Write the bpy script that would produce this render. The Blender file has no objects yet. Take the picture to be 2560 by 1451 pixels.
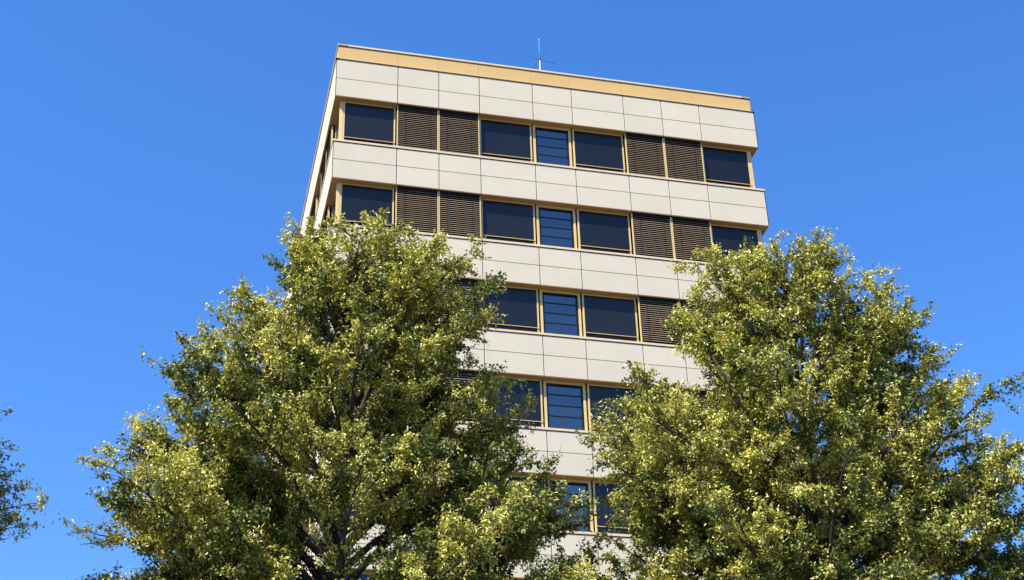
import bpy, bmesh, math, random
import numpy as np
from mathutils import Matrix, Vector

C = bpy.context.scene.collection
scene = bpy.context.scene

# ------------------------------------------------------------------ camera
cam_d = bpy.data.cameras.new('camera')
cam = bpy.data.objects.new('camera', cam_d)
C.objects.link(cam)
cam_d.sensor_width = 36.0
cam_d.lens = 3753.86 / 2560 * 36.0
cam_d.clip_start = 0.1
cam_d.clip_end = 5000.0
RIGHT = Vector((0.972710848, -0.230496138, -0.026554396))
FWD = Vector((0.211188254, 0.832158711, 0.512748868))
UP = Vector((-0.096089162, -0.504364363, 0.858127882))
M4 = Matrix.Identity(4)
for i in range(3):
    M4[i][0], M4[i][1], M4[i][2] = RIGHT[i], UP[i], -FWD[i]
M4[0][3], M4[1][3], M4[2][3] = -4.3557, -41.0792, 1.6
cam.matrix_world = M4
scene.camera = cam

# ------------------------------------------------------------------ sky and sun
SUN_AZ, SUN_EL = math.radians(57.0), math.radians(52.5)      # azimuth: from the facade's normal towards the left
to_sun = Vector((-math.sin(SUN_AZ) * math.cos(SUN_EL), -math.cos(SUN_AZ) * math.cos(SUN_EL), math.sin(SUN_EL)))
world = bpy.data.worlds.new('World')
scene.world = world
world.use_nodes = True
wn, wl = world.node_tree.nodes, world.node_tree.links
for n in list(wn):
    wn.remove(n)
sky = wn.new('ShaderNodeTexSky')
sky.sky_type = 'NISHITA'
sky.sun_disc = False
sky.sun_elevation = SUN_EL
sky.sun_rotation = math.atan2(to_sun.x, to_sun.y)
sky.altitude = 200.0
sky.air_density = 1.0
sky.dust_density = 0.3
sky.ozone_density = 4.0
hsv = wn.new('ShaderNodeHueSaturation')
hsv.inputs['Saturation'].default_value = 1.26
hsv.inputs['Hue'].default_value = 0.509
bg = wn.new('ShaderNodeBackground')
bg.inputs['Strength'].default_value = 0.113
wo = wn.new('ShaderNodeOutputWorld')
wl.new(sky.outputs[0], hsv.inputs['Color'])
wl.new(hsv.outputs[0], bg.inputs['Color'])
wl.new(bg.outputs[0], wo.inputs['Surface'])

sun_d = bpy.data.lights.new('sun', 'SUN')
sun_d.energy = 5.0
sun_d.angle = math.radians(0.53)
sun_d.color = (1.0, 0.94, 0.84)
sun = bpy.data.objects.new('sun', sun_d)
C.objects.link(sun)
sun.rotation_euler = to_sun.to_track_quat('Z', 'Y').to_euler()
sun.location = (-30, -60, 60)

vs = scene.view_settings
vs.view_transform = 'Standard'
vs.look = 'None'
vs.exposure = 1.38
vs.gamma = 1.0
vs.use_curve_mapping = False
scene.cycles.use_denoising = True
scene.cycles.max_bounces = 6
scene.cycles.transparent_max_bounces = 8
scene.cycles.sample_clamp_indirect = 4.0

# ------------------------------------------------------------------ materials
def mat(name, base, rough=0.6, spec=0.4, metal=0.0, vary=0.0, noise=0.0, nscale=3.0, bump=0.0, bscale=60.0, ior=1.45):
    m = bpy.data.materials.new(name)
    m.use_nodes = True
    nt = m.node_tree
    b = nt.nodes['Principled BSDF']
    b.inputs['Roughness'].default_value = rough
    b.inputs['Specular IOR Level'].default_value = spec
    b.inputs['Metallic'].default_value = metal
    b.inputs['IOR'].default_value = ior
    col = nt.nodes.new('ShaderNodeRGB')
    col.outputs[0].default_value = (*base, 1)
    out = col.outputs[0]
    tc = nt.nodes.new('ShaderNodeTexCoord')
    if vary or noise:
        val = None
        if vary:
            oi = nt.nodes.new('ShaderNodeObjectInfo')
            mr = nt.nodes.new('ShaderNodeMapRange')
            mr.inputs['To Min'].default_value = 1 - vary
            mr.inputs['To Max'].default_value = 1 + vary
            nt.links.new(oi.outputs['Random'], mr.inputs['Value'])
            val = mr.outputs[0]
        if noise:
            geo = nt.nodes.new('ShaderNodeNewGeometry')
            nz = nt.nodes.new('ShaderNodeTexNoise')
            nz.inputs['Scale'].default_value = nscale
            nz.inputs['Detail'].default_value = 6
            nz.inputs['Roughness'].default_value = 0.65
            nt.links.new(geo.outputs['Position'], nz.inputs['Vector'])
            mr2 = nt.nodes.new('ShaderNodeMapRange')
            mr2.inputs['From Min'].default_value = 0.25
            mr2.inputs['From Max'].default_value = 0.75
            mr2.inputs['To Min'].default_value = 1 - noise
            mr2.inputs['To Max'].default_value = 1 + noise
            nt.links.new(nz.outputs['Fac'], mr2.inputs['Value'])
            if val is None:
                val = mr2.outputs[0]
            else:
                mu = nt.nodes.new('ShaderNodeMath')
                mu.operation = 'MULTIPLY'
                nt.links.new(val, mu.inputs[0])
                nt.links.new(mr2.outputs[0], mu.inputs[1])
                val = mu.outputs[0]
        vm = nt.nodes.new('ShaderNodeVectorMath')
        vm.operation = 'SCALE'
        nt.links.new(out, vm.inputs[0])
        nt.links.new(val, vm.inputs['Scale'])
        out = vm.outputs[0]
    nt.links.new(out, b.inputs['Base Color'])
    if bump:
        nb = nt.nodes.new('ShaderNodeTexNoise')
        nb.inputs['Scale'].default_value = bscale
        nb.inputs['Detail'].default_value = 4
        nt.links.new(tc.outputs['Object'], nb.inputs['Vector'])
        bp = nt.nodes.new('ShaderNodeBump')
        bp.inputs['Strength'].default_value = bump
        bp.inputs['Distance'].default_value = 0.01
        nt.links.new(nb.outputs['Fac'], bp.inputs['Height'])
        nt.links.new(bp.outputs[0], b.inputs['Normal'])
    return m

MT = {}
MT['panel'] = mat('fibre_cement_panel', (0.45, 0.40, 0.315), 0.75, 0.25, vary=0.025, noise=0.05, nscale=0.9, bump=0.15)
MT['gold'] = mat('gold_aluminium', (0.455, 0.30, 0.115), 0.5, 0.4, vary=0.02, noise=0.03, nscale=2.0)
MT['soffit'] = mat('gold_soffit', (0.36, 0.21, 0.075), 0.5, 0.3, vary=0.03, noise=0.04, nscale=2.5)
MT['frame'] = mat('champagne_aluminium', (0.50, 0.375, 0.17), 0.45, 0.5, vary=0.02, noise=0.04, nscale=4.0)
MT['coping'] = mat('beige_coping', (0.52, 0.40, 0.25), 0.5, 0.4, vary=0.02, noise=0.06, nscale=3.0)
MT['slat'] = mat('bronze_slat', (0.19, 0.14, 0.095), 0.45, 0.5, vary=0.05)
MT['dark'] = mat('dark_backing', (0.03, 0.028, 0.026), 0.8, 0.2)
MT['room'] = mat('dark_interior', (0.015, 0.015, 0.017), 0.8, 0.2)
MT['screen'] = mat('dark_sun_screen', (0.009, 0.0095, 0.011), 0.22, 0.5, vary=0.18, noise=0.15, nscale=0.8)
MT['glass'] = mat('dark_window_glass', (0.006, 0.008, 0.012), 0.03, 0.6, ior=1.5)
MT['bglass'] = mat('shaded_glass', (0.005, 0.005, 0.006), 0.2, 0.12)
MT['mirror'] = mat('blue_coated_glass', (0.006, 0.010, 0.018), 0.03, 0.5, ior=2.25, vary=0.1)
MT['dframe'] = mat('anthracite_frame', (0.008, 0.009, 0.012), 0.4, 0.25)
MT['roof'] = mat('roof_gravel', (0.22, 0.21, 0.20), 0.9, 0.2, noise=0.3, nscale=20.0)
MT['white'] = mat('white_mast', (0.5, 0.5, 0.52), 0.4, 0.5)
MT['steel'] = mat('thin_steel_rod', (0.05, 0.07, 0.12), 0.5, 0.3)
MT['black'] = mat('black_hub', (0.02, 0.02, 0.025), 0.5, 0.4)
MT['bark'] = mat('grey_brown_bark', (0.045, 0.037, 0.029), 0.9, 0.2, noise=0.4, nscale=9.0, bump=0.6, bscale=18.0)
MT['paving'] = mat('grey_paving', (0.075, 0.072, 0.068), 0.9, 0.2, noise=0.2, nscale=0.6)


def leaf_mat(name, trans, rough, spec):
    m = bpy.data.materials.new(name)
    m.use_nodes = True
    nt = m.node_tree
    b = nt.nodes['Principled BSDF']
    at = nt.nodes.new('ShaderNodeAttribute')
    at.attribute_name = 'tint'
    b.inputs['Roughness'].default_value = rough
    b.inputs['Specular IOR Level'].default_value = spec
    nt.links.new(at.outputs['Color'], b.inputs['Base Color'])
    tr = nt.nodes.new('ShaderNodeBsdfTranslucent')
    vm = nt.nodes.new('ShaderNodeVectorMath')
    vm.operation = 'MULTIPLY'
    vm.inputs[1].default_value = (1.5, 1.6, 0.6)
    nt.links.new(at.outputs['Color'], vm.inputs[0])
    nt.links.new(vm.outputs[0], tr.inputs['Color'])
    mx = nt.nodes.new('ShaderNodeMixShader')
    mx.inputs['Fac'].default_value = trans
    nt.links.new(b.outputs[0], mx.inputs[1])
    nt.links.new(tr.outputs[0], mx.inputs[2])
    nt.links.new(mx.outputs[0], nt.nodes['Material Output'].inputs['Surface'])
    return m


MT['leaf'] = leaf_mat('green_leaf', 0.16, 0.5, 0.25)
MT['bract'] = leaf_mat('pale_bract', 0.18, 0.6, 0.3)

# ------------------------------------------------------------------ helpers
def link(o, parent=None):
    C.objects.link(o)
    if parent is not None:
        o.parent = parent
    return o


def empty(name, loc=(0, 0, 0)):
    o = bpy.data.objects.new(name, None)
    o.location = loc
    o.empty_display_size = 0.5
    return link(o)


def tag(o, label, cat, group=None):
    o['label'] = label
    o['category'] = cat
    if group:
        o['group'] = group


def mesh_from(name, verts, faces, m, smooth=False):
    me = bpy.data.meshes.new(name)
    me.from_pydata(verts, [], faces)
    me.materials.append(m)
    if smooth:
        me.polygons.foreach_set('use_smooth', [True] * len(me.polygons))
    me.update()
    return me


BF = ((0, 3, 2, 1), (4, 5, 6, 7), (0, 1, 5, 4), (1, 2, 6, 5), (2, 3, 7, 6), (3, 0, 4, 7))


class MB:
    """collects boxes into one mesh"""
    def __init__(s):
        s.v, s.f = [], []

    def box(s, x0, x1, y0, y1, z0, z1):
        n = len(s.v)
        s.v += [(x0, y0, z0), (x1, y0, z0), (x1, y1, z0), (x0, y1, z0), (x0, y0, z1), (x1, y0, z1), (x1, y1, z1), (x0, y1, z1)]
        s.f += [tuple(i + n for i in f) for f in BF]
        return s

    def mesh(s, name, m):
        return mesh_from(name, s.v, s.f, m)


def bevel_box(name, x0, x1, y0, y1, z0, z1, m, r=0.006):
    bm = bmesh.new()
    mb = MB().box(x0, x1, y0, y1, z0, z1)
    vs_ = [bm.verts.new(v) for v in mb.v]
    for f in mb.f:
        bm.faces.new([vs_[i] for i in f])
    bmesh.ops.bevel(bm, geom=list(bm.edges), offset=r, segments=1, affect='EDGES')
    me = bpy.data.meshes.new(name)
    bm.to_mesh(me)
    bm.free()
    me.materials.append(m)
    return me


def tube(pts, radii, sides):
    """verts and faces of a tapered tube along a polyline"""
    pts = np.asarray(pts, float)
    n = len(pts)
    tan = np.gradient(pts, axis=0)
    tan /= np.linalg.norm(tan, axis=1)[:, None] + 1e-9
    ref = np.array([0.0, 0.0, 1.0]) if abs(tan[0][2]) < 0.9 else np.array([1.0, 0, 0])
    a = np.cross(tan, ref)
    a /= np.linalg.norm(a, axis=1)[:, None] + 1e-9
    b = np.cross(tan, a)
    ang = np.linspace(0, 2 * math.pi, sides, endpoint=False)
    ring = np.cos(ang)[None, :, None] * a[:, None, :] + np.sin(ang)[None, :, None] * b[:, None, :]
    v = pts[:, None, :] + ring * np.asarray(radii)[:, None, None]
    faces = []
    for i in range(n - 1):
        for k in range(sides):
            k2 = (k + 1) % sides
            faces.append((i * sides + k, i * sides + k2, (i + 1) * sides + k2, (i + 1) * sides + k))
    faces.append(tuple(range(sides))[::-1])
    faces.append(tuple((n - 1) * sides + k for k in range(sides)))
    return v.reshape(-1, 3), faces


# ------------------------------------------------------------------ ground
g = MB()
gm = mesh_from('ground', [(-1500, -1500, 0), (1500, -1500, 0), (1500, 1500, 0), (-1500, 1500, 0)], [(0, 1, 2, 3)], MT['paving'])
go = link(bpy.data.objects.new('ground', gm))
go['kind'] = 'structure'

# ------------------------------------------------------------------ the office tower
A_, B_, G_, D_ = 2.1785, 1.4617, 1.9477, 1.4540          # bay widths: corner glass, blind, glass, louvre window
FRONT = [('glass', A_), ('blind', B_), ('blind', B_), ('glass', G_), ('louvre', D_), ('glass', G_), ('blind', B_), ('blind', B_), ('glass', A_)]
SIDE = [('glass', 1.69), ('blind', B_), ('blind', B_), ('glass', 1.52), ('blind', B_), ('glass', G_), ('louvre', D_), ('glass', G_),
        ('blind', B_), ('blind', B_), ('glass', G_), ('louvre', D_), ('blind', B_), ('blind', B_), ('glass', 1.69)]
W = sum(b[1] for b in FRONT)
DEP = sum(b[1] for b in SIDE)
Z0 = 35.5
BANDS = [(Z0 + 0.162, Z0 - 0.671, Z0 - 1.443)] + [(Z0 - 3.4 * k, Z0 - 3.4 * k - 0.720, Z0 - 3.4 * k - 1.482) for k in range(1, 7)]

tower = empty('office_building', (W / 2, DEP / 2, 0))
tag(tower, 'tall office tower with cream panel bands, gold trim and dark ribbon windows', 'building')
TOFF = Matrix.Translation((-W / 2, -DEP / 2, 0))

# local face frames: x along the facade, y into the building, z up
FACES = {
    'front': (TOFF, FRONT, W),
    'left': (TOFF @ Matrix.Translation((0, DEP, 0)) @ Matrix.Rotation(-math.pi / 2, 4, 'Z'), SIDE[::-1], DEP),
    'right': (TOFF @ Matrix.Translation((W, 0, 0)) @ Matrix.Rotation(math.pi / 2, 4, 'Z'), SIDE, DEP),
}
MESH = {}
def cached(key, fn):
    if key not in MESH:
        MESH[key] = fn()
    return MESH[key]


def part(name, me, mtx, parent=tower):
    o = bpy.data.objects.new(name, me)
    link(o, parent)
    o.matrix_basis = mtx
    return o


REC = 0.28       # plane of the recessed windows
GAPV, GAPH = 0.013, 0.009
T = Matrix.Translation
slat_count = 0

def panel_mesh(w, h, m, key, x0in=GAPV, x1in=GAPV):
    return cached((key, round(w, 3), round(h, 3), x0in, x1in), lambda: bevel_box('panel', x0in, w - x1in, 0.0, 0.03, GAPH, h - GAPH, m, 0.005))


def slat_verts(w):
    t, hw, th = math.radians(46), 0.042, 0.0012
    # slat: outer edge down, slightly cambered
    v, f = [], []
    prof = []
    for s in (-1, -0.45, 0.45, 1):
        y, z = s * hw * math.cos(t), s * hw * math.sin(t)
        cam_ = 0.006 * (1 - s * s)
        prof.append((y - cam_ * math.sin(t), z + cam_ * math.cos(t)))
    n = len(prof)
    for x in (0.02, w - 0.02):
        for (y, z) in prof:
            v.append((x, y, z))
        for (y, z) in prof[::-1]:
            v.append((x, y + th * math.sin(t), z - th * math.cos(t)))
    k = 2 * n
    for i in range(k):
        j = (i + 1) % k
        f.append((i, i + k, j + k, j))
    f.append(tuple(range(k)))
    f.append(tuple(range(2 * k - 1, k - 1, -1)))
    return v, f


def window_zone(face, fm, bays, zt, zb, floor, visible):
    """zt: underside of the band above, zb: top of the sill below"""
    global slat_count
    h = zt - zb
    x = 0.0
    n = len(bays)
    for i, (kind, w) in enumerate(bays):
        f0 = REC + 0.065 if i == 0 else 0.045
        f1 = REC + 0.065 if i == n - 1 else 0.045
        M = fm @ T((x, 0, zb))
        if kind == 'glass':
            def mk_frame():
                b = MB()
                l, r, t, bt = f0 - 0.01, w - f1 + 0.01, h - 0.012, 0.0
                ft = 0.05
                b.box(l, l + ft, REC - 0.045, REC + 0.06, bt, t)
                b.box(r - ft, r, REC - 0.045, REC + 0.06, bt, t)
                b.box(l + ft, r - ft, REC - 0.03, REC + 0.06, t - 0.055, t)
                b.box(l + ft, r - ft, REC + 0.02, REC + 0.06, bt, bt + 0.14)
                return b.mesh('window', MT['frame'])
            wo_ = part('window', cached(('wf', round(w, 3), round(h, 3), f0, f1), mk_frame), M)
            l, r = f0 + 0.04, w - f1 - 0.04
            part('pane', cached(('wp', round(w, 3), round(h, 3), f0, f1), lambda: MB().box(l, r, REC + 0.03, REC + 0.04, 0.14, h - 0.06).mesh('pane', MT['glass'])), Matrix.Identity(4), wo_)
            part('sun_screen', cached(('ws', round(w, 3), round(h, 3), f0, f1), lambda: MB().box(l + 0.012, r - 0.012, REC - 0.03, REC - 0.026, 0.33, h - 0.067).mesh('sun_screen', MT['screen'])), Matrix.Identity(4), wo_)
            part('bottom_bar', cached(('wb', round(w, 3), f0, f1), lambda: bevel_box('bottom_bar', l - 0.03, r + 0.03, REC - 0.075, REC - 0.05, 0.294, 0.312, MT['frame'], 0.004)), Matrix.Identity(4), wo_)
        elif kind == 'louvre':
            def mk():
                b = MB()
                b.box(0.03, 0.115, REC - 0.02, REC + 0.08, 0, h - 0.012)
                b.box(w - 0.115, w - 0.03, REC - 0.02, REC + 0.08, 0, h - 0.012)
                b.box(0.115, w - 0.115, REC - 0.02, REC + 0.08, h - 0.09, h - 0.012)
                b.box(0.115, w - 0.115, REC - 0.02, REC + 0.08, 0, 0.12)
                return b.mesh('louvre_window', MT['frame'])
            wo_ = part('louvre_window', cached(('lf', round(h, 3)), mk), M)
            def mk2():
                b = MB()
                lo, hi = 0.12, h - 0.09
                b.box(0.115, 0.175, REC + 0.005, REC + 0.07, lo, hi)
                b.box(w - 0.175, w - 0.115, REC + 0.005, REC + 0.07, lo, hi)
                b.box(0.175, w - 0.175, REC + 0.005, REC + 0.07, hi - 0.07, hi)
                b.box(0.175, w - 0.175, REC + 0.005, REC + 0.07, lo, lo + 0.03)
                return b.mesh('inner_frame', MT['dframe'])
            part('inner_frame', cached(('lf2', round(h, 3)), mk2), Matrix.Identity(4), wo_)
            lo, hi = 0.15, h - 0.16
            hs = [0.29, 0.25, 0.25, 0.21]
            z = lo
            for q, fr in enumerate(hs):
                ph = fr * (hi - lo)
                pm = cached(('lp', q, round(h, 3)), lambda: MB().box(0.18, w - 0.18, 0.0, 0.008, 0.026, ph - 0.026).mesh('pane', MT['mirror']))
                part('pane', pm, T((0, REC + 0.045, z)) @ Matrix.Rotation(math.radians(2.5), 4, 'X'), wo_)
                if q:
                    part('glazing_bar', cached(('lb',), lambda: bevel_box('glazing_bar', 0.176, w - 0.176, REC + 0.012, REC + 0.06, -0.018, 0.018, MT['dframe'], 0.004)), T((0, 0, z)), wo_)
                z += ph
        else:
            def mkb():
                b = MB()
                b.box(0.042, w - 0.042, 0.09, 0.17, h - 0.09, h - 0.013)
                return b.mesh('slatted_blind', MT['dframe'])
            bo = part('slatted_blind', cached(('bl', round(h, 3)), mkb), M)
            rail = cached(('rail', round(h, 3)), lambda: MB().box(0, 0.034, 0.10, 0.16, 0.0, h - 0.02).mesh('guide_rail', MT['frame']))
            for rx in (0.006, w - 0.04):
                part('guide_rail', rail, T((rx, 0, 0)), bo)
            part('pane', cached(('bp', round(h, 3)), lambda: MB().box(0.02, w - 0.02, 0.30, 0.31, 0.05, h - 0.02).mesh('pane', MT['bglass'])), Matrix.Identity(4), bo)
            cord = cached(('bc', round(h, 3)), lambda: MB().box(-0.003, 0.003, 0.093, 0.099, 0.05, h - 0.09).mesh('ladder_cord', MT['dframe']))
            for cx in (0.3, w - 0.3):
                part('ladder_cord', cord, T((cx, 0, 0)), bo)
            sv, sf = cached(('sv',), lambda: slat_verts(B_ - 0.06))
            pitch = 0.08
            ns = int((h - 0.16) / pitch)
            ztop = h - 0.125
            single = face == 'front' and floor < 3
            if single:
                sm = cached(('slat',), lambda: mesh_from('slat', sv, sf, MT['slat']))
                for q in range(ns):
                    part('slat', sm, T((0.03, 0.13, ztop - q * pitch)) @ Matrix.Rotation(math.radians(random.uniform(-1.5, 1.5)), 4, 'X'), bo)
                    slat_count += 1
            else:
                def mks():
                    v, f = [], []
                    for q in range(ns):
                        k = len(v)
                        v += [(a + 0.03, b + 0.13, c + ztop - q * pitch) for a, b, c in sv]
                        f += [tuple(i_ + k for i_ in ff) for ff in sf]
                    return mesh_from('slats', v, f, MT['slat'])
                so = part('slats', cached(('slats', round(h, 3)), mks), Matrix.Identity(4), bo)
                so['kind'] = 'stuff'
        # soffit under the band above: a piece to each bay
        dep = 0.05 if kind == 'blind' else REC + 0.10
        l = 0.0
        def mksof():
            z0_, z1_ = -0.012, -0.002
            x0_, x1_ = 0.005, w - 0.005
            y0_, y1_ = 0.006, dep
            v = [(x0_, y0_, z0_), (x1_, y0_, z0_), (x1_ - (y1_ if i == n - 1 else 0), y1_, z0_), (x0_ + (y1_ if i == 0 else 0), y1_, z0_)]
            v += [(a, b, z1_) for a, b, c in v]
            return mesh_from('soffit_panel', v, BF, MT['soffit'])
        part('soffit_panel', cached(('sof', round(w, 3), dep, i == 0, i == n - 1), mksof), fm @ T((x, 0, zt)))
        x += w


for face, (fm, bays, length) in FACES.items():
    for k, (zt, zm, zb) in enumerate(BANDS):
        x = 0.0
        for i, (kind, w) in enumerate(bays):
            part('facade_panel', panel_mesh(w, zm - zb, MT['panel'], 'p', 0.02 if i == 0 else GAPV, 0.02 if i == len(bays) - 1 else GAPV), fm @ T((x, 0, zb)))
            part('facade_panel', panel_mesh(w, zt - zm, MT['panel'], 'p', 0.02 if i == 0 else GAPV, 0.02 if i == len(bays) - 1 else GAPV), fm @ T((x, 0, zm)))
            x += w
        # coping on the band, one length to each face
        def mkc():
            b = MB()
            if k == 0:
                b.box(-0.03, length + 0.03, -0.03, 0.10, 0.022, 0.036)
            else:
                b.box(-0.024, length + 0.024, -0.024, -0.004, 0.016, 0.092)
                b.box(0.034, length - 0.034, -0.002, 0.34, 0.06, 0.09)
            return b.mesh('coping', MT['coping'])
        part('coping', cached(('cop', face, k == 0), mkc), fm @ T((0, 0, zt)))
        if k + 1 < len(BANDS):
            window_zone(face, fm, bays, zb, BANDS[k + 1][0] + 0.0905, k, True)
    # gold fascia above the top band and its coping
    x = 0.0
    zf = BANDS[0][0] + 0.037
    for i, (kind, w) in enumerate(bays):
        a = 0.06 if i == 0 else 0.004
        b_ = 0.06 if i == len(bays) - 1 else 0.004
        part('fascia_panel', cached(('fas', round(w, 3), a, b_), lambda: bevel_box('fascia_panel', a, w - b_, 0.06, 0.085, 0.0, 0.60, MT['gold'], 0.004)), fm @ T((x, 0, zf)))
        part('parapet_coping', cached(('pc', round(w, 3), a, b_), lambda: bevel_box('parapet_coping', a - (0.03 if i == 0 else 0.002), w - b_ + (0.03 if i == len(bays) - 1 else 0.002), 0.03, 0.40, 0.625, 0.70, MT['coping'], 0.006)), fm @ T((x, 0, zf)))
        x += w

# backing wall of the bands, and the dark interior behind the windows
bk = MB()
for k, (zt, zm, zb) in enumerate(BANDS):
    for (x0, x1, y0, y1) in ((0.045, W - 0.045, 0.045, 0.35), (0.045, W - 0.045, DEP - 0.35, DEP - 0.045), (0.045, 0.35, 0.35, DEP - 0.35), (W - 0.35, W - 0.045, 0.35, DEP - 0.35)):
        bk.box(x0, x1, y0, y1, zb + 0.001, zt + (0.02 if k == 0 else 0.055))
zt = BANDS[0][0]
for (x0, x1, y0, y1) in ((0.095, W - 0.095, 0.095, 0.35), (0.095, W - 0.095, DEP - 0.35, DEP - 0.095), (0.095, 0.35, 0.35, DEP - 0.35), (W - 0.35, W - 0.095, 0.35, DEP - 0.35)):
    bk.box(x0, x1, y0, y1, zt + 0.04, zt + 0.655)
part('backing_wall', bk.mesh('backing_wall', MT['dark']), TOFF)
core = MB().box(0.38, W - 0.38, 0.38, DEP - 0.38, 0.0, BANDS[0][0] + 0.3)
part('interior', core.mesh('interior', MT['room']), TOFF)
part('roof', MB().box(0.36, W - 0.36, 0.36, DEP - 0.36, BANDS[0][0] + 0.31, BANDS[0][0] + 0.36).mesh('roof', MT['roof']), TOFF)
part('lower_wall', MB().box(0.05, W - 0.05, 0.05, DEP - 0.05, 0.0, BANDS[-1][2] - 0.02).mesh('lower_wall', MT['panel']), TOFF)
# corner posts between the front and the side windows
for k in range(len(BANDS) - 1):
    z1 = BANDS[k][2] - 0.013
    z0 = BANDS[k + 1][0] + 0.0905
    for cx in (0, 1):
        def mkp():
            b = MB()
            b.box(REC - 0.045, REC + 0.048, REC - 0.045, REC + 0.048, 0, z1 - z0)
            b.box(REC - 0.075, REC - 0.047, REC - 0.01, REC + 0.05, 0, z1 - z0)
            return b.mesh('corner_post', MT['frame'])
        me = cached(('post', k == 0), mkp)
        m_ = TOFF @ T((0, 0, z0)) if cx == 0 else TOFF @ T((W, 0, z0)) @ Matrix.Scale(-1, 4, (1, 0, 0))
        part('corner_post', me, m_)

# dark trims where the panel bands turn the corner
for k, (zt, zm, zb) in enumerate(BANDS):
    tm = cached(('trim', k == 0), lambda: MB().box(-0.003, 0.0125, -0.003, 0.0125, 0.0, zt - zb).mesh('corner_trim', MT['dframe']))
    for cx in (0, 1):
        part('corner_trim', tm, TOFF @ T((0, 0, zb)) if cx == 0 else TOFF @ T((W, 0, zb)) @ Matrix.Scale(-1, 4, (1, 0, 0)))

# ------------------------------------------------------------------ aerial on the roof
def solve_aerial():
    root = empty('roof_antenna', (7.62, 0.85, BANDS[0][0] + 0.36))
    tag(root, 'thin white antenna mast with four rods and whip on roof edge', 'antenna')
    hub = 1.53
    def rod(name, p, q, r, m, parent=root, sides=6):
        v, f = tube([p, q], [r, r], sides)
        return part(name, mesh_from(name, v.tolist(), f, m, True), Matrix.Identity(4), parent)
    rod('mast', (0, 0, 0), (0, 0, hub), 0.018, MT['white'], sides=10)
    rod('hub', (0, 0, hub), (0, 0, hub + 0.05), 0.034, MT['black'], sides=10)
    rod('whip', (0, 0, hub + 0.05), (0, 0, hub + 0.92), 0.0035, MT['white'])
    rod('whip_tip', (0, 0, hub + 0.92), (0, 0, hub + 1.02), 0.010, MT['white'])
    for dx, dy in ((0.64, 0.12), (-0.64, -0.12), (0.19, -0.66), (-0.19, 0.66)):
        rod('radial_rod', (0, 0, hub + 0.025), (dx, dy, hub + 0.015), 0.008, MT['steel'])
solve_aerial()

# ------------------------------------------------------------------ trees
def profile(tab):
    t = np.array(sorted(tab))
    return lambda z: np.interp(z, t[:, 0], t[:, 1])


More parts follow.
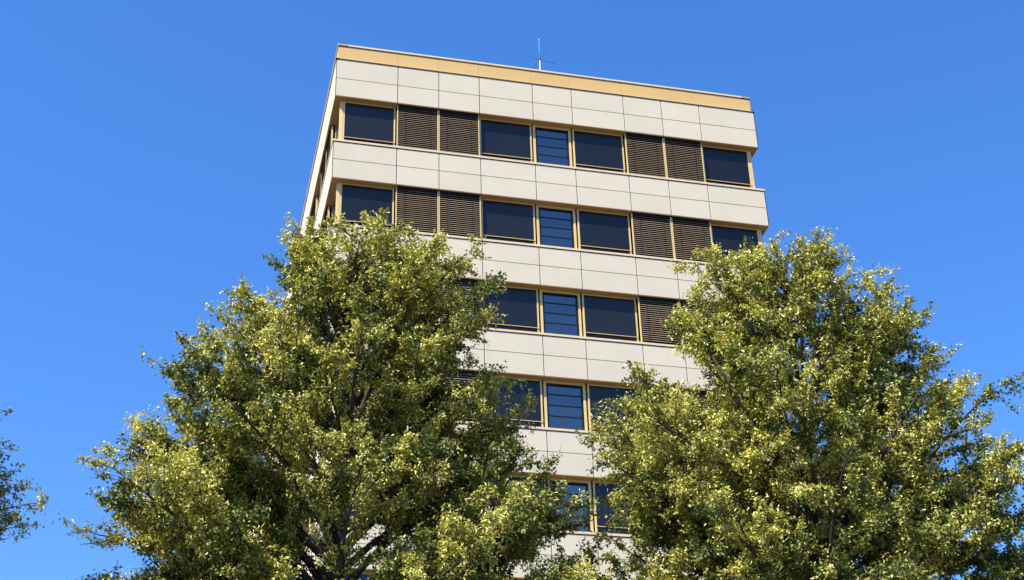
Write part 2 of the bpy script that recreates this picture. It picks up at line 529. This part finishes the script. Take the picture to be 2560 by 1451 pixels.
class Tree:
    def __init__(s, name, base, right, top, left_prof, right_prof, seed, label, depth=0.85, dens=1.0, zlow=4.2, tops=(), per=37, limbs=48):
        s.rng = np.random.default_rng(seed)
        s.base = np.array([*base, 0.0])
        s.rt = np.array([right[0], right[1], 0.0])
        s.dp = np.array([-right[1], right[0], 0.0])
        s.H = top
        s.L, s.R = profile(left_prof), profile(right_prof)
        s.depth, s.limbs, s.zlow, s.tops = depth, limbs, zlow, tops
        s.phase = s.rng.uniform(0, 6.28, 4)
        s.twigs = []
        s.name, s.label, s.per = name, label, per

    def env(s, z, az):
        """reach of the crown at height z in direction az (0 = to the right of the axis)"""
        c, q = math.cos(az), math.sin(az)
        rr, ll = float(s.R(z)), float(-s.L(z))
        side = rr if c > 0 else ll
        dpt = s.depth * 0.5 * (rr + ll) * float(np.interp(z, [12.5, s.H], [1.0, 0.6]))
        r = math.sqrt((side * c) ** 2 + (dpt * q) ** 2)
        lob = 1 + 0.13 * abs(q) * math.sin(3 * az + z * 0.9 + s.phase[0]) + 0.08 * math.sin(5 * az - z * 1.7 + s.phase[1]) * abs(q)
        return max(r * lob, 0.05)

    def inside(s, p, slack=1.0):
        d = p - s.axis(p[2])
        a, b = float(d @ s.rt), float(d @ s.dp)
        return math.hypot(a, b) <= s.env(p[2], math.atan2(b, a)) * slack + 0.12

    def axis(s, z):
        return np.array([s.base[0] + 0.0, s.base[1], z])

    def grow(s, p, d, length, n, up, wig):
        pts = [np.array(p)]
        d = d / np.linalg.norm(d)
        for i in range(n):
            d = d + s.rng.normal(0, wig, 3) + np.array([0, 0, up / n])
            d /= np.linalg.norm(d)
            pts.append(pts[-1] + d * (length / n))
        return np.array(pts), d

    def build(s):
        rng = s.rng
        root = empty(s.name, s.base)
        tag(root, s.label, 'tree', 'trees in a row before the office tower')
        H = s.H
        # trunk
        n = 26
        zs = np.linspace(0, H - 0.25, n)
        off = np.cumsum(rng.normal(0, 0.028, (n, 2)), axis=0)
        off -= np.linspace(0, 1, n)[:, None] * off[-1] * 0.6
        trunk = np.column_stack([off[:, 0], off[:, 1], zs]) + s.base * [1, 1, 0]
        rad = 0.21 * (1 - zs / H) ** 0.85 + 0.008
        rad[0] *= 1.5; rad[1] *= 1.12
        v, f = tube(trunk, rad, 10)
        part('trunk', mesh_from('trunk', (v - s.base).tolist(), f, MT['bark'], True), Matrix.Identity(4), root)

        def tp(z):
            return np.array([np.interp(z, zs, trunk[:, 0]), np.interp(z, zs, trunk[:, 1]), z])
        # primary limbs, spread evenly over the crown's outside by their tips
        npri = int(s.limbs)
        az = rng.uniform(0, 6.28)
        nlow = int(npri * 0.2)
        zt = np.concatenate([np.linspace(s.zlow + 0.8, 8.6, nlow), 8.6 + (H - 0.25 - 8.6) * np.linspace(0, 1, npri - nlow) ** 0.92])
        tips = []
        for z_ in zt:
            az += 2.39996 + rng.normal(0, 0.2)
            tips.append((z_ + rng.normal(0, 0.1), az, rng.uniform(0.86, 1.0)))
        for k_, z_ in enumerate(np.arange(8.9, H - 0.2, 0.36)):
            for a_ in (0.0, math.pi):
                tips.append((z_ + rng.normal(0, 0.08) + (0.25 if a_ else 0), a_ + rng.normal(0, 0.14), rng.uniform(0.97, 1.04)))
        for z_, a_ in s.tops:
            tips.append((z_, a_, 1.05))
        for idx, (z_, az, fr) in enumerate(tips):
            z_ = min(z_, H - 0.1)
            frac = max(0.0, (z_ - s.zlow) / (H - s.zlow))
            reach = s.env(z_, az) * 0.95 * fr
            el = math.radians(26 + 34 * frac ** 1.5 + rng.normal(0, 4))
            z0 = min(max(z_ - reach * math.tan(el), 1.9 + rng.uniform(0, 0.6)), H - 0.4)
            hd = s.rt * math.cos(az) + s.dp * math.sin(az)
            p0 = tp(z0)
            tipp = s.axis(z_) + hd * reach
            d = tipp - p0
            L = float(np.linalg.norm(d))
            if L < 0.35:
                continue
            d = d / L + np.array([0, 0, 0.10])
            L = max(L - 0.3, 0.3)
            npt = max(4, int(L / 0.35))
            pts, dl = s.grow(p0, d, L, npt, -0.20, 0.06)
            r0 = min(0.085, 0.018 + 0.017 * L) * (0.85 if frac > 0.5 else 1)
            V, F = [], []
            def add(pp, ra, rb, sides):
                v_, f_ = tube(pp, np.linspace(ra, rb, len(pp)), sides)
                k = sum(len(x) for x in V)
                V.append(v_)
                F.extend([tuple(i_ + k for i_ in ff) for ff in f_])
            add(pts, r0, 0.010, 7)
            ptint = rng.normal(0, 0.5)
            # secondaries
            ln = np.linspace(0.22, 1.0, max(4, int(L / 0.22)))
            sgn = 1
            for t in ln:
                sgn = -sgn
                x = t * (len(pts) - 1)
                i0 = min(int(x), len(pts) - 2)
                sp = pts[i0] + (pts[i0 + 1] - pts[i0]) * (x - i0)
                td = pts[i0 + 1] - pts[i0]
                td /= np.linalg.norm(td)
                sd = np.cross(td, [0, 0, 1.0])
                sd /= np.linalg.norm(sd) + 1e-9
                sl = (0.42 * L * (1.05 - t) + 0.42) * rng.uniform(0.6, 1.15)
                dirn = td * rng.uniform(0.45, 0.95) + sd * sgn * rng.uniform(0.5, 1.0) + np.array([0, 0, rng.normal(0.10, 0.2)])
                if t == ln[-1]:
                    dirn = td + rng.normal(0, 0.1, 3)
                    sl = min(sl, 0.42)
                sl = min(sl, 1.5)
                spts, _ = s.grow(sp, dirn, sl, 4, -0.12, 0.12)
                if t < 0.99 and (not s.inside(spts[2], 1.03) or rng.uniform() < 0.14):
                    continue
                add(spts, max(0.006, 0.018 * min(1, sl)), 0.004, 5)
                stint = ptint * 0.6 + rng.normal(0, 1.0)
                # twigs
                nt_ = max(3, int(sl / 0.068))
                for t2 in np.linspace(0.12, 1.0, nt_):
                    x2 = t2 * 4
                    i2 = min(int(x2), 3)
                    q = spts[i2] + (spts[i2 + 1] - spts[i2]) * (x2 - i2)
                    td2 = spts[i2 + 1] - spts[i2]
                    td2 /= np.linalg.norm(td2)
                    dv = td2 * 0.7 + rng.normal(0, 1.0, 3) * np.array([0.6, 0.6, 0.3]) + np.array([0, 0, 0.05])
                    tl = rng.uniform(0.14, 0.34)
                    tpts, _ = s.grow(q, dv, tl, 2, -0.25, 0.15)
                    if t < 0.99 and not s.inside(tpts[-1], 1.03):
                        continue
                    if tpts[0][2] > 8.0:
                        add(tpts[[0, 2]], 0.0045, 0.002, 3)
                    s.twigs.append((*tpts[0], *tpts[1], *tpts[2], stint + rng.normal(0, 0.25)))
            allv = np.concatenate(V) - s.base
            part('limb', mesh_from('limb', allv.tolist(), F, MT['bark'], True), Matrix.Identity(4), root)
        s.leaves(root)
        return root

    def card_mesh(s, name, pos, axis, nrm, size, outline, fold, faces, cols, m, root):
        """many small leaf shapes in one mesh; outline: (across, along, lift)"""
        n = len(pos)
        axis = axis / np.linalg.norm(axis, axis=1)[:, None]
        side = np.cross(axis, nrm)
        side /= np.linalg.norm(side, axis=1)[:, None] + 1e-9
        up = np.cross(side, axis)
        o = np.array(outline)
        k = len(o)
        v = pos[:, None, :] + size[:, None, None] * (o[None, :, 0, None] * side[:, None, :] + o[None, :, 1, None] * axis[:, None, :]
                                                     + (o[None, :, 2, None] * fold[:, None, None]) * up[:, None, :])
        v = v.reshape(-1, 3) - s.base
        fa = np.array(faces)
        nf, fv = fa.shape
        fi = (fa[None] + (np.arange(n) * k)[:, None, None]).reshape(-1)
        me = bpy.data.meshes.new(name)
        me.vertices.add(n * k)
        me.vertices.foreach_set('co', v.astype(np.float32).ravel())
        me.loops.add(len(fi))
        me.loops.foreach_set('vertex_index', fi.astype(np.int32))
        me.polygons.add(n * nf)
        me.polygons.foreach_set('loop_start', (np.arange(n * nf) * fv).astype(np.int32))
        me.update(calc_edges=True)
        at = me.attributes.new('tint', 'FLOAT_COLOR', 'POINT')
        c4 = np.concatenate([np.repeat(cols, k, axis=0), np.ones((n * k, 1))], axis=1)
        at.data.foreach_set('color', c4.astype(np.float32).ravel())
        me.materials.append(m)
        me.update()
        o_ = part(name, me, Matrix.Identity(4), root)
        o_['kind'] = 'stuff'
        return o_

    def leaves(s, root):
        rng = s.rng
        tw = np.array(s.twigs)
        per = s.per
        n = len(tw) * per
        T_ = np.repeat(tw, per, axis=0)
        t = rng.uniform(0.05, 1.08, n)
        a, b, c = T_[:, 0:3], T_[:, 3:6], T_[:, 6:9]
        t2 = np.clip(t * 2, 0, 2.2)
        pos = np.where((t2 < 1)[:, None], a + (b - a) * t2[:, None], b + (c - b) * (t2 - 1)[:, None])
        d = c - a
        d /= np.linalg.norm(d, axis=1)[:, None]
        pos = pos + rng.normal(0, 0.035, (n, 3))
        axis = d * 0.5 + rng.normal(0, 0.75, (n, 3)) + np.array([0, 0, -0.35])
        nrm = rng.normal(0, 0.5, (n, 3)) + np.array([-0.1, -0.1, 1.0]) + d * 0.2
        size = rng.uniform(0.034, 0.068, n)
        low = pos[:, 2] < 8.0
        size = np.where(low, size * 1.7, size)
        keep = rng.uniform(0, 1, n) < np.where(low, 0.3, 0.97)
        isb = rng.uniform(0, 1, n) < np.clip(0.24 + 0.16 * T_[:, 9], 0.03, 0.6)
        # leaves
        k1 = keep & ~isb
        k2 = keep & isb
        tint = T_[:, 9]
        y = np.clip(0.45 + 0.24 * tint + rng.normal(0, 0.14, n), 0, 1)[:, None]
        green = np.array([0.056, 0.080, 0.020])
        lime = np.array([0.42, 0.38, 0.068])
        col = green * (1 - y) + lime * y
        col = col * rng.uniform(0.82, 1.32, (n, 1))
        out = [(0, 0, 0), (-0.44, 0.40, 0.2), (0, 1.05, -0.1), (0.44, 0.40, 0.2)]
        s.card_mesh('crown', pos[k1], axis[k1], nrm[k1], size[k1], out, rng.uniform(0.2, 1.5, k1.sum()), [(0, 2, 1), (0, 3, 2)], col[k1], MT['leaf'], root)
        # pale bracts and blossom
        cb = np.array([0.56, 0.51, 0.20]) * rng.uniform(0.75, 1.2, (n, 1)) + rng.normal(0, 0.015, (n, 3))
        cb = np.clip(cb, 0.02, 0.8)
        ob = [(-0.17, 0, 0), (0.17, 0, 0.1), (0.12, 1.1, -0.1), (-0.12, 1.1, 0.1)]
        s.card_mesh('blossom', pos[k2] + rng.normal(0, 0.03, (k2.sum(), 3)), axis[k2], nrm[k2] + rng.normal(0, 0.5, (k2.sum(), 3)), size[k2] * 0.95, ob, rng.uniform(0.3, 1.5, k2.sum()),
                    [(0, 1, 2, 3)], cb[k2], MT['bract'], root)


LOW_L = [(3.0, -1.0), (4.2, -2.0), (5.5, -3.0), (7.5, -3.6)]
LOW_R = [(3.0, 1.0), (4.2, 2.0), (5.5, 3.0), (7.5, 3.6)]
t1 = Tree('leafy_tree', (-1.68, -19.24), (0.9926, -0.1216), 16.25,
          LOW_L + [(16.42, -0.05), (16.01, -0.45), (15.86, -0.95), (15.05, -1.15), (14.62, -1.95), (14.23, -2.2), (13.61, -2.6), (13.09, -2.6), (12.63, -3.35), (12.28, -3.15), (11.86, -3.3), (11.3, -3.65), (10.9, -3.45), (10.31, -3.5), (9.54, -3.5)],
          LOW_R + [(16.42, 0.25), (16.2, 0.65), (15.89, 1.0), (15.7, 1.5), (15.1, 1.75), (14.71, 2.35), (13.86, 2.6), (13.47, 2.4), (13.04, 2.9), (12.37, 2.7), (11.66, 2.9), (11.4, 3.7), (10.65, 3.9), (9.98, 3.8)],
          11, 'leafy tree with pale blossom covering the left side of the office tower',
          tops=((16.2, 0.1), (16.0, 0.2), (15.9, -0.2), (15.7, 0.0), (15.75, 3.0), (15.5, 3.3), (15.6, 1.2), (15.5, -1.2), (11.3, 0.05), (10.6, 0.1), (11.35, 3.1), (11.15, 3.25), (10.6, 3.05), (10.1, 3.2), (9.6, 3.1), (12.65, 3.14), (9.9, 2.95), (11.0, -0.1), (10.2, 0.05)))
t1.build()
t2 = Tree('leafy_tree', (5.72, -20.4), (0.8989, -0.4381), 15.95,
          LOW_L + [(16.06, -0.05), (15.97, -0.31), (15.63, -0.78), (15.4, -1.6), (15.2, -1.85), (14.56, -1.8), (14.12, -2.1), (13.72, -2.5), (13.14, -2.75), (12.82, -3.1), (12.46, -3.4), (12.1, -3.5), (11.71, -3.3), (11.01, -3.45), (10.33, -3.55)],
          LOW_R + [(16.06, 0.45), (15.61, 0.84), (15.17, 1.26), (14.85, 1.9), (14.11, 2.1), (13.67, 2.4), (13.31, 2.37), (12.85, 2.9), (12.4, 3.0), (12.14, 2.8), (11.73, 3.25), (11.23, 3.35), (10.55, 3.42), (9.57, 3.41)],
          23, 'leafy blossoming tree before the right side of the office tower',
          tops=((15.9, 0.1), (15.75, 0.3), (15.8, 3.0), (15.6, 3.3), (15.5, -0.2), (15.4, 1.3), (15.3, -1.3), (12.2, 3.14), (11.4, 3.2), (14.2, 0.0), (13.7, 0.15), (14.7, 0.2)))
t2.build()
t3 = Tree('leafy_tree', (-8.98, -20.62), (0.9741, 0.2261), 16.4,
          LOW_L + [(16.4, -0.1), (14.0, -1.9), (12.0, -2.9), (10.0, -3.5)],
          LOW_R + [(16.4, 0.1), (14.0, 1.2), (12.41, 1.75), (11.98, 2.0), (11.64, 2.1), (11.26, 2.1), (10.84, 2.2), (10.63, 2.5), (10.4, 2.6), (10.16, 2.5), (9.77, 2.2), (9.41, 2.2), (9.16, 2.1), (8.5, 2.3)],
          37, 'dark leafy branch tips of a tree cut off by the left edge of the picture', per=24, limbs=54,
          tops=((10.75, 0.0), (10.5, 0.08), (10.3, -0.08), (10.55, -0.15), (10.2, 0.1), (12.2, 0.0), (11.9, 0.1)))
t3.build()
print('slats', slat_count, 'twigs', len(t1.twigs), len(t2.twigs), len(t3.twigs))
print('tris', sum(len(o.data.loop_triangles) if o.data.loop_triangles else sum(p.loop_total - 2 for p in o.data.polygons) for o in scene.objects if o.type == 'MESH' and len(o.data.polygons) > 20000))
